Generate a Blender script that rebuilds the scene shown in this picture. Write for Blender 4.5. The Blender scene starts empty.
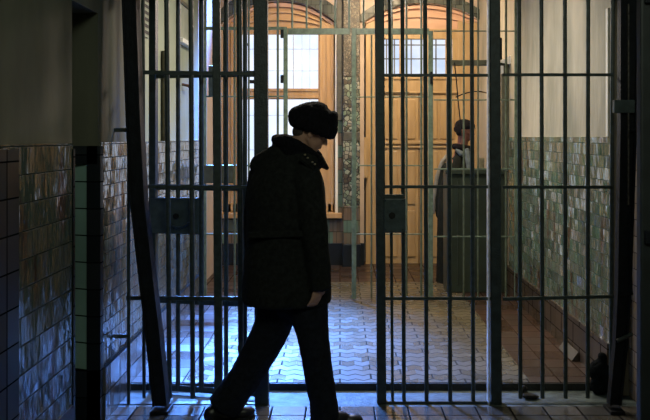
import bpy, bmesh, math, random
from mathutils import Vector, Matrix, noise
random.seed(7)
S = bpy.context.scene
COL = S.collection
F = 800.0; CX = 340.0; CY = 137.0; EYE = 1.6
def wx(px, Y): return (px-CX)*Y/F
def wz(py, Y): return EYE-(py-CY)*Y/F
def P(px, py, Y): return Vector((wx(px, Y), Y, wz(py, Y)))

# ------------------------------------------------------------------ materials
def nmat(name):
    m = bpy.data.materials.new(name); m.use_nodes = True
    nt = m.node_tree; b = nt.nodes['Principled BSDF']
    return m, nt, b
def rgba(c): return (c[0], c[1], c[2], 1)
def ramp(nt, fac, stops):
    r = nt.nodes.new('ShaderNodeValToRGB')
    e = r.color_ramp.elements
    while len(e) < len(stops): e.new(0.5)
    for k, (p, c) in enumerate(stops): e[k].position = p; e[k].color = rgba(c)
    nt.links.new(fac, r.inputs['Fac']); return r.outputs['Color']
def mat(name, c, rough=.6, metal=0, var=.35, scale=6, bump=0.0, c2=None, stretch=(1, 1, 1), detail=5, spec=.5, bscale=None):
    m, nt, b = nmat(name)
    tc = nt.nodes.new('ShaderNodeTexCoord'); mp = nt.nodes.new('ShaderNodeMapping')
    mp.inputs['Scale'].default_value = stretch
    nt.links.new(tc.outputs['Object'], mp.inputs['Vector'])
    n = nt.nodes.new('ShaderNodeTexNoise'); n.inputs['Scale'].default_value = scale; n.inputs['Detail'].default_value = detail
    nt.links.new(mp.outputs['Vector'], n.inputs['Vector'])
    lo = c2 if c2 else tuple(x*(1-var) for x in c)
    hi = c if c2 else tuple(min(1, x*(1+var)) for x in c)
    nt.links.new(ramp(nt, n.outputs['Fac'], [(.32, lo), (.68, hi)]), b.inputs['Base Color'])
    b.inputs['Roughness'].default_value = rough; b.inputs['Metallic'].default_value = metal
    b.inputs['Specular IOR Level'].default_value = spec
    if bump:
        n2 = nt.nodes.new('ShaderNodeTexNoise'); n2.inputs['Scale'].default_value = bscale or scale*4; n2.inputs['Detail'].default_value = 4
        nt.links.new(mp.outputs['Vector'], n2.inputs['Vector'])
        bp = nt.nodes.new('ShaderNodeBump'); bp.inputs['Strength'].default_value = bump; bp.inputs['Distance'].default_value = .02
        nt.links.new(n2.outputs['Fac'], bp.inputs['Height']); nt.links.new(bp.outputs['Normal'], b.inputs['Normal'])
    return m
def vmath(nt, op, a, b=None):
    v = nt.nodes.new('ShaderNodeVectorMath'); v.operation = op
    for k, x in enumerate((a, b)):
        if x is None: continue
        if isinstance(x, (tuple, list)): v.inputs[k].default_value = x
        elif isinstance(x, (int, float)): v.inputs['Scale'].default_value = x
        else: nt.links.new(x, v.inputs[k])
    return v.outputs['Vector']
def tile_mat(name, cols, grout, size, axes, rough=.25, tilt=.1, mortar=.06, offset=0.0, stain=None, grime=.4, spec=.5, wob=0.0, ior=1.5, zig=0.0, fine=30, fk=.9, bw=1):
    """glazed tiles: every tile slightly out of true, its own tone, dark joints, broad stains"""
    m, nt, b = nmat(name)
    tc = nt.nodes.new('ShaderNodeTexCoord'); sp = nt.nodes.new('ShaderNodeSeparateXYZ')
    nt.links.new(tc.outputs['Object'], sp.inputs[0])
    cb = nt.nodes.new('ShaderNodeCombineXYZ')
    nt.links.new(sp.outputs[axes[0]], cb.inputs[0]); nt.links.new(sp.outputs[axes[1]], cb.inputs[1])
    uv = vmath(nt, 'DIVIDE', cb.outputs[0], (size[0], size[1], 1))
    uv = vmath(nt, 'ADD', uv, (50, 50, 0))
    br = nt.nodes.new('ShaderNodeTexBrick')
    br.offset = offset; br.offset_frequency = 2; br.squash = 1
    br.inputs['Scale'].default_value = 1; br.inputs['Brick Width'].default_value = bw; br.inputs['Row Height'].default_value = 1
    br.inputs['Mortar Size'].default_value = mortar*.5; br.inputs['Mortar Smooth'].default_value = .3
    src = uv
    if zig:
        sz = nt.nodes.new('ShaderNodeSeparateXYZ'); nt.links.new(uv, sz.inputs[0])
        pp = nt.nodes.new('ShaderNodeMath'); pp.operation = 'PINGPONG'; nt.links.new(sz.outputs[0], pp.inputs[0]); pp.inputs[1].default_value = .5
        ma = nt.nodes.new('ShaderNodeMath'); ma.operation = 'MULTIPLY_ADD'; nt.links.new(pp.outputs[0], ma.inputs[0]); ma.inputs[1].default_value = zig; nt.links.new(sz.outputs[1], ma.inputs[2])
        cz = nt.nodes.new('ShaderNodeCombineXYZ'); nt.links.new(sz.outputs[0], cz.inputs[0]); nt.links.new(ma.outputs[0], cz.inputs[1]); src = cz.outputs[0]; uv = src
    if wob:
        wn = nt.nodes.new('ShaderNodeTexNoise'); wn.inputs['Scale'].default_value = 1.3
        nt.links.new(uv, wn.inputs['Vector'])
        src = vmath(nt, 'ADD', uv, vmath(nt, 'SCALE', vmath(nt, 'SUBTRACT', wn.outputs['Color'], (.5, .5, .5)), wob))
    nt.links.new(src, br.inputs['Vector'])
    # tile index (with the row offset) -> white noise
    s2 = nt.nodes.new('ShaderNodeSeparateXYZ'); nt.links.new(src, s2.inputs[0])
    fl = nt.nodes.new('ShaderNodeMath'); fl.operation = 'FLOOR'; nt.links.new(s2.outputs[1], fl.inputs[0])
    md = nt.nodes.new('ShaderNodeMath'); md.operation = 'MODULO'; nt.links.new(fl.outputs[0], md.inputs[0]); md.inputs[1].default_value = 2
    mu = nt.nodes.new('ShaderNodeMath'); mu.operation = 'MULTIPLY_ADD'; nt.links.new(md.outputs[0], mu.inputs[0]); mu.inputs[1].default_value = offset
    nt.links.new(s2.outputs[0], mu.inputs[2])
    f2 = nt.nodes.new('ShaderNodeMath'); f2.operation = 'FLOOR'; nt.links.new(mu.outputs[0], f2.inputs[0])
    c2 = nt.nodes.new('ShaderNodeCombineXYZ'); nt.links.new(f2.outputs[0], c2.inputs[0]); nt.links.new(fl.outputs[0], c2.inputs[1])
    wn = nt.nodes.new('ShaderNodeTexWhiteNoise'); wn.noise_dimensions = '2D'; nt.links.new(c2.outputs[0], wn.inputs['Vector'])
    k = len(cols)
    col = ramp(nt, wn.outputs['Value'], [((i+.5)/k, c) for i, c in enumerate(cols)]) if k > 1 else ramp(nt, wn.outputs['Value'], [(0, cols[0]), (1, cols[0])])
    no = nt.nodes.new('ShaderNodeTexNoise'); no.inputs['Scale'].default_value = 1.6; no.inputs['Detail'].default_value = 7
    nt.links.new(tc.outputs['Object'], no.inputs['Vector'])
    g = ramp(nt, no.outputs['Fac'], [(.3, (1-grime,)*3), (.65, (1, 1, 1))])
    mx = nt.nodes.new('ShaderNodeMix'); mx.data_type = 'RGBA'; mx.blend_type = 'MULTIPLY'; mx.inputs['Factor'].default_value = 1
    nt.links.new(col, mx.inputs['A']); nt.links.new(g, mx.inputs['B'])
    out = mx.outputs['Result']
    if stain:
        mp = nt.nodes.new('ShaderNodeMapping'); mp.inputs['Scale'].default_value = (3, 3, .8); nt.links.new(tc.outputs['Object'], mp.inputs['Vector'])
        n3 = nt.nodes.new('ShaderNodeTexNoise'); n3.inputs['Scale'].default_value = 2.2; n3.inputs['Detail'].default_value = 6; nt.links.new(mp.outputs[0], n3.inputs['Vector'])
        fr = ramp(nt, n3.outputs['Fac'], [(.56, (0, 0, 0)), (.66, (1, 1, 1))])
        m3 = nt.nodes.new('ShaderNodeMix'); m3.data_type = 'RGBA'; nt.links.new(fr, m3.inputs['Factor']); nt.links.new(out, m3.inputs['A']); m3.inputs['B'].default_value = rgba(stain)
        out = m3.outputs['Result']
    m2 = nt.nodes.new('ShaderNodeMix'); m2.data_type = 'RGBA'
    nt.links.new(br.outputs['Fac'], m2.inputs['Factor']); nt.links.new(out, m2.inputs['A']); m2.inputs['B'].default_value = rgba(grout)
    nt.links.new(m2.outputs['Result'], b.inputs['Base Color'])
    rr = nt.nodes.new('ShaderNodeMapRange'); nt.links.new(wn.outputs['Value'], rr.inputs['Value'])
    rr.inputs['To Min'].default_value = rough*.7; rr.inputs['To Max'].default_value = rough*1.4
    ra = nt.nodes.new('ShaderNodeMath'); ra.operation = 'MULTIPLY_ADD'; nt.links.new(br.outputs['Fac'], ra.inputs[0]); ra.inputs[1].default_value = .5; nt.links.new(rr.outputs[0], ra.inputs[2])
    nt.links.new(ra.outputs[0], b.inputs['Roughness'])
    sm = nt.nodes.new('ShaderNodeMath'); sm.operation = 'MULTIPLY_ADD'; nt.links.new(br.outputs['Fac'], sm.inputs[0]); sm.inputs[1].default_value = -spec; sm.inputs[2].default_value = spec
    nt.links.new(sm.outputs[0], b.inputs['Specular IOR Level'])
    b.inputs['Specular IOR Level'].default_value = spec; b.inputs['IOR'].default_value = ior
    ge = nt.nodes.new('ShaderNodeNewGeometry')
    rnd = vmath(nt, 'SCALE', vmath(nt, 'SUBTRACT', wn.outputs['Color'], (.5, .5, .5)), tilt)
    n4 = nt.nodes.new('ShaderNodeTexNoise'); n4.inputs['Scale'].default_value = fine
    m4 = nt.nodes.new('ShaderNodeMapping'); m4.inputs['Scale'].default_value = (1, 1, .3 if axes == (1, 2) else 1); nt.links.new(tc.outputs['Object'], m4.inputs['Vector']); nt.links.new(m4.outputs[0], n4.inputs['Vector'])
    rnd2 = vmath(nt, 'SCALE', vmath(nt, 'SUBTRACT', n4.outputs['Color'], (.5, .5, .5)), tilt*fk)
    bp = nt.nodes.new('ShaderNodeBump'); bp.invert = True; bp.inputs['Strength'].default_value = .25; bp.inputs['Distance'].default_value = .002
    nt.links.new(br.outputs['Fac'], bp.inputs['Height'])
    nn = vmath(nt, 'NORMALIZE', vmath(nt, 'ADD', vmath(nt, 'ADD', bp.outputs['Normal'], rnd), rnd2))
    nt.links.new(nn, b.inputs['Normal'])
    return m
def mosaic_mat(name, scale, ca, cb_, cc, gap=.05):
    m, nt, b = nmat(name)
    tc = nt.nodes.new('ShaderNodeTexCoord')
    v = nt.nodes.new('ShaderNodeTexVoronoi'); v.inputs['Scale'].default_value = scale
    e = nt.nodes.new('ShaderNodeTexVoronoi'); e.feature = 'DISTANCE_TO_EDGE'; e.inputs['Scale'].default_value = scale
    for q in (v, e): nt.links.new(tc.outputs['Object'], q.inputs['Vector'])
    sp = nt.nodes.new('ShaderNodeSeparateColor'); nt.links.new(v.outputs['Color'], sp.inputs[0])
    col = ramp(nt, sp.outputs[0], [(0, ca), (.45, cb_), (.75, cc), (1, ca)])
    ef = ramp(nt, e.outputs['Distance'], [(gap, (.0, .0, .0)), (gap+.06, (1, 1, 1))])
    mx = nt.nodes.new('ShaderNodeMix'); mx.data_type = 'RGBA'; nt.links.new(ef, mx.inputs['Factor'])
    mx.inputs['A'].default_value = (.008, .009, .008, 1); nt.links.new(col, mx.inputs['B'])
    nt.links.new(mx.outputs['Result'], b.inputs['Base Color']); b.inputs['Roughness'].default_value = .4
    bp = nt.nodes.new('ShaderNodeBump'); bp.inputs['Strength'].default_value = .6; bp.inputs['Distance'].default_value = .01
    nt.links.new(e.outputs['Distance'], bp.inputs['Height']); nt.links.new(bp.outputs['Normal'], b.inputs['Normal'])
    return m
def pane_mat(name, col, strength, dim):
    """milky over-bright window glass: glows with the daylight behind it, a little uneven"""
    m, nt, b = nmat(name)
    tc = nt.nodes.new('ShaderNodeTexCoord'); n = nt.nodes.new('ShaderNodeTexNoise'); n.inputs['Scale'].default_value = 2.3; n.inputs['Detail'].default_value = 3
    nt.links.new(tc.outputs['Object'], n.inputs['Vector'])
    c = ramp(nt, n.outputs['Fac'], [(.35, dim), (.62, col)])
    nt.links.new(c, b.inputs['Emission Color']); b.inputs['Emission Strength'].default_value = strength
    b.inputs['Base Color'].default_value = (.04, .05, .06, 1); b.inputs['Roughness'].default_value = .15
    return m

M = {}
M['steel'] = mat('gate_steel', (.031, .045, .045), rough=.42, var=.4, scale=30, bump=.15, spec=.5)
M['steel_post'] = mat('gate_post_steel', (.022, .034, .038), rough=.45, var=.35, scale=22, bump=.2)
M['black_steel'] = mat('black_steel', (.006, .008, .012), rough=.6, var=.4, scale=20, bump=.2, spec=.2)
M['lock'] = mat('lock_box_paint', (.045, .066, .072), rough=.45, var=.25, scale=25, bump=.1)
M['lock_dark'] = mat('keyhole_black', (.002, .002, .002), rough=.7)
M['sage'] = mat('sage_paint', (.115, .16, .118), rough=.4, var=.3, scale=25, bump=.1)
M['sage_dark'] = mat('dark_sage_paint', (.085, .108, .072), rough=.4, var=.3, scale=25, bump=.1)
M['olive'] = mat('olive_lock_paint', (.05, .055, .035), rough=.5, var=.3, scale=20)
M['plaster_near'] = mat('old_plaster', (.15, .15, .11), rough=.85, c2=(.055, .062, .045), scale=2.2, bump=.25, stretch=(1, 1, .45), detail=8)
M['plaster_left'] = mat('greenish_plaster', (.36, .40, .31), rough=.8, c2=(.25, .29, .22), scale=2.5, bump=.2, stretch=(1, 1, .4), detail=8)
M['plaster_right'] = mat('cream_plaster', (.46, .41, .32), rough=.8, c2=(.22, .215, .165), scale=2.8, bump=.5, stretch=(1, 1, .35), detail=9)
M['plaster_pink'] = mat('pink_plaster', (.50, .40, .33), rough=.8, c2=(.38, .30, .245), scale=3, bump=.15, detail=7)
M['ceiling'] = mat('ceiling_plaster', (.16, .16, .14), rough=.9, scale=2)
TL = (.15, .15)
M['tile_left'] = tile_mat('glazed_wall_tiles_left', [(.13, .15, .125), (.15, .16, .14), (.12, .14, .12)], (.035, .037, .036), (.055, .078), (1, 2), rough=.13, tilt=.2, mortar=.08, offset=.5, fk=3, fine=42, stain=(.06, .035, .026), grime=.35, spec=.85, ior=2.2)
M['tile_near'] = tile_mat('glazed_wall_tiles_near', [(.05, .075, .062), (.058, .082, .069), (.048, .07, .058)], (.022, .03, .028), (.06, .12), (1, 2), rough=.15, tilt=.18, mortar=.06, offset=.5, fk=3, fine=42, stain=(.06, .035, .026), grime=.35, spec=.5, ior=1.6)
M['tile_right'] = tile_mat('glazed_wall_tiles_right', [(.105, .18, .13), (.14, .18, .145), (.17, .175, .145), (.11, .17, .125)], (.05, .07, .055), (.075, .078), (1, 2), rough=.12, tilt=.42, mortar=.07, offset=.5, fk=1.8, stain=(.10, .05, .032), grime=.4, spec=.85, ior=2.4)
M['tile_jamb'] = tile_mat('jade_jamb_tiles', [(.25, .40, .37), (.27, .43, .39)], (.01, .014, .014), (.30, .15), (0, 2), rough=.3, tilt=.06)
M['tile_dark'] = tile_mat('black_corner_tiles', [(.008, .012, .016), (.011, .015, .02)], (.004, .005, .006), (.2, .15), (1, 2), rough=.4, tilt=.04, spec=.3)
M['tile_back'] = tile_mat('pink_and_green_tiles', [(.16, .115, .075), (.085, .15, .105), (.17, .12, .085), (.10, .17, .125)], (.03, .035, .03), (.085, .15), (0, 2), rough=.35, tilt=.06, offset=.5)
M['skirt'] = tile_mat('brown_skirting_tiles', [(.06, .045, .032), (.075, .055, .04), (.045, .034, .026)], (.01, .008, .006), (.30, .14), (1, 2), rough=.3, tilt=.1, offset=.5)
M['skirt_left'] = tile_mat('dull_skirting_tiles', [(.09, .09, .085), (.11, .11, .105)], (.015, .016, .016), (.2, .15), (1, 2), rough=.2, tilt=.16, fk=2, spec=.7, ior=1.7)
M['skirt_black'] = mat('black_skirting', (.006, .009, .013), rough=.3, var=.3, scale=8)
M['skirt_rough'] = tile_mat('brownish_glazed_tiles', [(.26, .21, .16), (.32, .27, .21), (.2, .165, .13)], (.02, .016, .013), (.10, .10), (1, 2), rough=.25, tilt=.25, offset=.5, spec=.6)
M['floor_path'] = tile_mat('pale_floor_tiles', [(.115, .10, .07), (.125, .112, .08), (.105, .094, .068)], (.04, .037, .03), (.10, .105), (0, 1), rough=.3, tilt=.07, offset=.5, mortar=.15, grime=.45, spec=.6, wob=.04, zig=.7, bw=4)
M['floor_border'] = tile_mat('red_brown_floor_tiles', [(.045, .027, .02), (.055, .032, .025), (.04, .025, .02)], (.03, .02, .016), (.2, .2), (0, 1), rough=.33, tilt=.06, grime=.4)
M['floor_near'] = tile_mat('dark_wet_floor_tiles', [(.085, .08, .072), (.105, .095, .085), (.07, .068, .065)], (.012, .012, .012), (.2, .2), (0, 1), rough=.22, tilt=.1, mortar=.07, grime=.5, spec=.6)
M['threshold'] = mat('worn_threshold', (.10, .13, .13), rough=.6, spec=.3, c2=(.03, .042, .045), scale=9, bump=.5, stretch=(1, 1.8, 1), detail=8)
M['riser'] = mat('dark_riser', (.02, .02, .018), rough=.6, scale=20, bump=.3)
M['wood'] = mat('orange_wood', (.48, .31, .15), rough=.45, c2=(.38, .23, .10), scale=3, stretch=(6, 1, 1), detail=7)
M['wood_arch'] = mat('orange_arch_wood', (.54, .36, .19), rough=.45, c2=(.46, .29, .14), scale=3, stretch=(1, 1, 6))
M['wood_door'] = mat('yellow_door_wood', (.43, .295, .14), rough=.45, c2=(.33, .22, .10), scale=3, stretch=(6, 1, 1), detail=7)
M['wood_pink'] = mat('pink_arch_wood', (.56, .35, .235), rough=.5, c2=(.46, .28, .18), scale=3, stretch=(1, 1, 5))
M['lit_white_edge'] = mat('lit_white_reveal', (.75, .72, .66), rough=.7, var=.1)  # white stands in for light falling on plaster edges
M['pane_left'] = pane_mat('left_window_glass', (.80, .86, .96), 1.3, (.60, .71, .92))
M['pane_right'] = pane_mat('door_window_glass', (.78, .86, 1.0), 1.0, (.45, .62, .92))
M['voussoir'] = tile_mat('grey_arch_stones', [(.05, .065, .055), (.075, .085, .07), (.035, .045, .04)], (.012, .014, .012), (.10, .10), (0, 2), rough=.5, tilt=.08, offset=.5)
M['mosaic'] = mosaic_mat('stone_mosaic', 21, (.17, .24, .165), (.055, .04, .025), (.30, .29, .22))
M['mosaic_fine'] = mosaic_mat('fine_brown_mosaic', 32, (.10, .08, .05), (.04, .035, .024), (.17, .15, .11), gap=.05)
M['mosaic_band'] = mat('mosaic_band_stone', (.06, .06, .045), rough=.5, scale=15)
M['booth'] = mat('green_booth_panel', (.030, .042, .028), rough=.45, var=.25, scale=4)
M['booth_frame'] = mat('booth_frame_paint', (.10, .105, .075), rough=.45, var=.25, scale=14)
M['white_paint'] = mat('white_paint', (.8, .8, .78), rough=.5, var=.06)
M['board'] = mat('pale_board', (.42, .45, .38), rough=.5, c2=(.30, .34, .28), scale=9)
M['rust'] = mat('rusty_metal', (.12, .055, .03), rough=.7, scale=30)
M['brown_pipe'] = mat('brown_pipe_paint', (.11, .095, .06), rough=.5, scale=12)
M['coat'] = mat('black_coat_cloth', (.014, .0155, .015), rough=.95, var=.35, scale=45, bump=.35, spec=.12)
M['fur'] = mat('black_fur', (.007, .007, .011), rough=.9, var=.6, scale=70, bump=.9, spec=.2)
M['trousers'] = mat('dark_trouser_cloth', (.011, .013, .018), rough=.95, var=.3, scale=40, bump=.3, spec=.12)
M['leather'] = mat('black_leather', (.006, .006, .008), rough=.4, var=.3, scale=30)
M['skin'] = mat('skin', (.46, .26, .19), rough=.55, var=.12, scale=14)
M['skin_far'] = mat('ruddy_skin', (.20, .085, .06), rough=.55, var=.12, scale=14)
M['hair'] = mat('cropped_hair', (.05, .035, .028), rough=.8, var=.4, scale=90, bump=.3)
M['coat_far'] = mat('dark_green_coat', (.010, .013, .011), rough=.9, var=.3, scale=30, bump=.2, spec=.15)
M['pale_cloth_and_rim'] = mat('pale_grey_cloth_and_rim_light', (.20, .195, .17), rough=.9, var=.15, scale=18, bump=.2)  # cap band cloth, and the rim light painted on the guard's coat
M['blue_cloth'] = mat('slate_blue_cloth', (.08, .11, .13), rough=.9, var=.2, scale=20)
M['eye'] = mat('eye_white', (.34, .32, .30), rough=.3, var=.05)
M['brass'] = mat('pale_brass', (.35, .30, .2), rough=.35, metal=.6, var=.2, scale=30)
M['door_dark'] = mat('near_door_steel', (.011, .015, .017), rough=.6, var=.4, scale=7, bump=.1)
M['cloth_dark'] = mat('dark_sack_cloth', (.006, .008, .010), rough=.95, var=.3, scale=22, bump=.4, spec=.1)
M['rubber'] = mat('dark_rag', (.008, .008, .008), rough=.8, var=.3, scale=30, bump=.4)

# ------------------------------------------------------------------ mesh helpers
class MB:
    def __init__(s): s.bm = bmesh.new()
    def box(s, lo, hi, bev=0):
        lo, hi = Vector(lo), Vector(hi)
        r = bmesh.ops.create_cube(s.bm, size=1)
        for v in r['verts']:
            v.co = Vector([(lo[k]+hi[k])/2 + v.co[k]*(hi[k]-lo[k]) for k in range(3)])
        if bev:
            es = list({e for v in r['verts'] for e in v.link_edges})
            bmesh.ops.bevel(s.bm, geom=es, offset=bev, segments=2, affect='EDGES', profile=.6)
        return s
    def rod(s, a, b, r, seg=12, r2=None):
        a, b = Vector(a), Vector(b); d = b-a
        q = Vector((0, 0, 1)).rotation_difference(d)
        mt = Matrix.Translation((a+b)/2) @ q.to_matrix().to_4x4()
        bmesh.ops.create_cone(s.bm, cap_ends=True, segments=seg, radius1=r, radius2=r if r2 is None else r2, depth=d.length, matrix=mt)
        return s
    def bar(s, a, b, w, h, up=(0, 1, 0), bev=.003):
        """rectangular bar from a to b, width w across, h along UP"""
        a, b = Vector(a), Vector(b); d = (b-a); z = d.normalized(); y = Vector(up); y = (y-z*y.dot(z)).normalized(); x = y.cross(z)
        r = bmesh.ops.create_cube(s.bm, size=1)
        mt = Matrix((x, y, z)).transposed()
        for v in r['verts']:
            v.co = (a+b)/2 + mt @ Vector((v.co.x*w, v.co.y*h, v.co.z*d.length))
        if bev:
            es = list({e for v in r['verts'] for e in v.link_edges})
            bmesh.ops.bevel(s.bm, geom=es, offset=bev, segments=1, affect='EDGES')
        return s
    def ball(s, c, r, rot=None, seg=20):
        rr = r if isinstance(r, (tuple, list)) else (r, r, r)
        mt = Matrix.Translation(c)
        if rot is not None: mt = mt @ rot.to_4x4()
        mt = mt @ Matrix.Diagonal((rr[0], rr[1], rr[2], 1))
        bmesh.ops.create_uvsphere(s.bm, u_segments=seg, v_segments=max(8, seg//2), radius=1, matrix=mt)
        return s
    def cap(s, a, b, ra, rb, seg=14):
        a, b = Vector(a), Vector(b)
        s.rod(a, b, ra, seg, rb) if (b-a).length > 1e-5 else None
        s.ball(a, ra, seg=seg); s.ball(b, rb, seg=seg); return s
    def chain(s, pts, radii, seg=14):
        for k in range(len(pts)-1): s.cap(pts[k], pts[k+1], radii[k], radii[k+1], seg)
        return s
    def quad(s, *pts):
        s.bm.faces.new([s.bm.verts.new(p) for p in pts]); return s
    def loft(s, rings, cap=True):
        vs = [[s.bm.verts.new(p) for p in r] for r in rings]
        n = len(rings[0])
        for a, b in zip(vs, vs[1:]):
            for k in range(n): s.bm.faces.new((a[k], a[(k+1) % n], b[(k+1) % n], b[k]))
        if cap: s.bm.faces.new(list(reversed(vs[0]))); s.bm.faces.new(vs[-1])
        return s
    def tube(s, pts, r, seg=8):
        pts = [Vector(p) for p in pts]
        for k in range(len(pts)-1): s.cap(pts[k], pts[k+1], r, r, seg)
        return s
    def build(s, name, m, parent=None, smooth=False):
        bmesh.ops.recalc_face_normals(s.bm, faces=s.bm.faces)
        me = bpy.data.meshes.new(name); s.bm.to_mesh(me); s.bm.free()
        return link(name, me, m, parent, smooth)
def link(name, me, m, parent=None, smooth=False):
    me.materials.clear(); me.materials.append(m)
    for p in me.polygons: p.use_smooth = smooth
    o = bpy.data.objects.new(name, me); COL.objects.link(o)
    if parent is not None:
        o.parent = parent
        o.matrix_parent_inverse = world_of(parent).inverted()
    return o
def world_of(o):
    m = Matrix.Translation(o.location) @ o.rotation_euler.to_matrix().to_4x4()
    return m if o.parent is None else world_of(o.parent) @ o.matrix_parent_inverse @ m
def remeshed(mb, name, m, voxel, parent=None, smooth_it=4, fur=0.0, fscale=40, subd=0):
    me = bpy.data.meshes.new(name+'_src'); bmesh.ops.recalc_face_normals(mb.bm, faces=mb.bm.faces); mb.bm.to_mesh(me); mb.bm.free()
    o = bpy.data.objects.new(name+'_src', me); COL.objects.link(o)
    r = o.modifiers.new('r', 'REMESH'); r.mode = 'VOXEL'; r.voxel_size = voxel
    if smooth_it:
        k = o.modifiers.new('s', 'SMOOTH'); k.factor = .5; k.iterations = smooth_it
    bpy.context.view_layer.update()
    dg = bpy.context.evaluated_depsgraph_get()
    out = bpy.data.meshes.new_from_object(o.evaluated_get(dg)); out.name = name
    bpy.data.objects.remove(o); bpy.data.meshes.remove(me)
    if fur:
        ns = [v.normal.copy() for v in out.vertices]
        for v, n in zip(out.vertices, ns):
            v.co += n*fur*(noise.noise(v.co*fscale)+.6*noise.noise(v.co*fscale*2.3))
    return link(name, out, m, parent, True)
def empty(name, loc, label, cat, group=None):
    o = bpy.data.objects.new(name, None); COL.objects.link(o); o.location = loc; o.empty_display_size = .1
    return tag(o, label, cat, group)
def tag(o, label, cat, group=None, kind=None):
    o['label'] = label; o['category'] = cat
    if group: o['group'] = group
    if kind: o['kind'] = kind
    return o
def struct(o): o['kind'] = 'structure'; return o

# ------------------------------------------------------------------ the setting
XL, XR = -1.35, 1.69
ZF = .045; Y1 = 4.81; YS = 5.06; Y2 = 7.6; Y3 = 9.72; H = 3.7; ZD = 1.57
ZDR = 1.6
struct(MB().box((-2.2, -1.2, -.2), (2.4, Y1-.06, 0)).build('floor', M['floor_near']))
struct(MB().box((-2.2, Y1-.06, -.2), (2.4, YS, -.002)).build('trim_1', M['threshold']))
struct(MB().box((-1.8, YS, -.2), (2.2, YS+.03, ZF-.004)).build('trim_2', M['riser']))
PL, PR, PE = -.985, 1.21, 8.58
struct(MB().box((PL, YS+.012, -.2), (PR, PE, ZF)).build('floor', M['floor_path']))
b = MB()
b.box((-1.8, YS+.012, -.2), (PL, Y3+.3, ZF)); b.box((PR, YS+.012, -.2), (2.2, Y3+.3, ZF)); b.box((PL, PE, -.2), (PR, Y3+.3, ZF))
struct(b.build('floor', M['floor_border']))
struct(MB().box((-2.2, -1.2, H), (2.4, Y3+.6, H+.1)).build('ceiling', M['ceiling']))
struct(MB().box((-2.2, -1.3, 0), (2.4, -1.2, H)).build('wall_rear', M['plaster_near']))
# left wall near the camera, then a shallow splayed recess, then on past the gate
RA, RB, LZ = 4.03, 4.46, 2.29
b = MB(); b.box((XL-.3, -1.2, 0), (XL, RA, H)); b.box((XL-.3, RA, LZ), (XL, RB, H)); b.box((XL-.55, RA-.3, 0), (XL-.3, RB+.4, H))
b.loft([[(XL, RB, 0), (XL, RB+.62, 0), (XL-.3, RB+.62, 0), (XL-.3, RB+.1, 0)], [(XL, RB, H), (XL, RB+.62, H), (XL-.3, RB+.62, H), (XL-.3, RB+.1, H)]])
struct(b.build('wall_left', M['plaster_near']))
struct(MB().box((XL-.3, RB+.62, 0), (XL, Y2+.02, H)).build('wall_left', M['plaster_left']))
struct(MB().box((XL-.4, Y2+.02, 0), (XL-.1, Y3+.4, H)).build('wall_left', M['plaster_pink']))
# glazed dado on the left
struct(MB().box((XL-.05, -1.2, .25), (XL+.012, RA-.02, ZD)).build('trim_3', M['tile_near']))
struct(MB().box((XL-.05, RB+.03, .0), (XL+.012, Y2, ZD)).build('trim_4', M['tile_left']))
b = MB()
b.box((XL-.05, 3.10, 0), (XL+.018, 3.32, ZD-.02)); b.box((XL-.05, RA-.03, 0), (XL+.016, RA, ZD-.03))
struct(b.build('trim_5', M['tile_dark']))
b = MB(); b.box((XL-.058, RB-.012, 0), (XL+.018, RB+.04, ZD-.02)); b.box((XL-.15, RB-.012, 1.45), (XL+.0, RB+.03, ZD-.02)); b.box((XL-.3, RB-.012, 0), (XL+.016, RB+.02, .3))
struct(b.build('trim_6', M['tile_dark']))
struct(MB().quad((XL-.045, RB-.004, .25), (XL-.30, RB+.09, .25), (XL-.30, RB+.09, 1.47), (XL-.045, RB-.004, 1.47)).build('trim_7', M['tile_jamb']))
struct(MB().box((XL-.05, RB+.05, 0), (XL+.03, Y2, .30)).build('baseboard_left', M['skirt_left']))
struct(MB().box((XL-.05, -1.2, 0), (XL+.02, RA-.03, .26)).build('baseboard_left', M['skirt_black']))
# right wall
RR = 4.95; XB = 1.80
b = MB(); b.box((XR, RR, 0), (XR+.3, Y3+.4, H)); b.box((XR+.3, -1.2, 0), (XR+.6, RR+.2, H)); b.box((XB, 4.45, 0), (XR+.35, RR+.1, H)); b.box((XR, -1.2, 2.5), (XR+.3, 4.45, H)); b.box((XR, -1.2, 0), (XR+.3, 2.6, 2.5))
struct(b.build('wall_right', M['plaster_right']))
struct(MB().box((XR-.012, RR+.02, .3), (XR+.05, Y2+.35, ZDR)).build('trim_8', M['tile_right']))
struct(MB().box((XR-.03, RR+.02, ZF-.04), (XR+.05, Y3, .315)).build('baseboard_right', M['skirt']))
struct(MB().box((XB-.014, 4.46, .0), (XB+.05, RR, 1.6)).build('trim_9', M['skirt_rough']))
# unseen wall over the front gate, added to block corridor light from the foreground
struct(MB().box((XL-.3, Y1-.12, 2.47), (XR+.3, Y1+.14, H)).build('wall_light_stop', M['plaster_near']))

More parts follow.
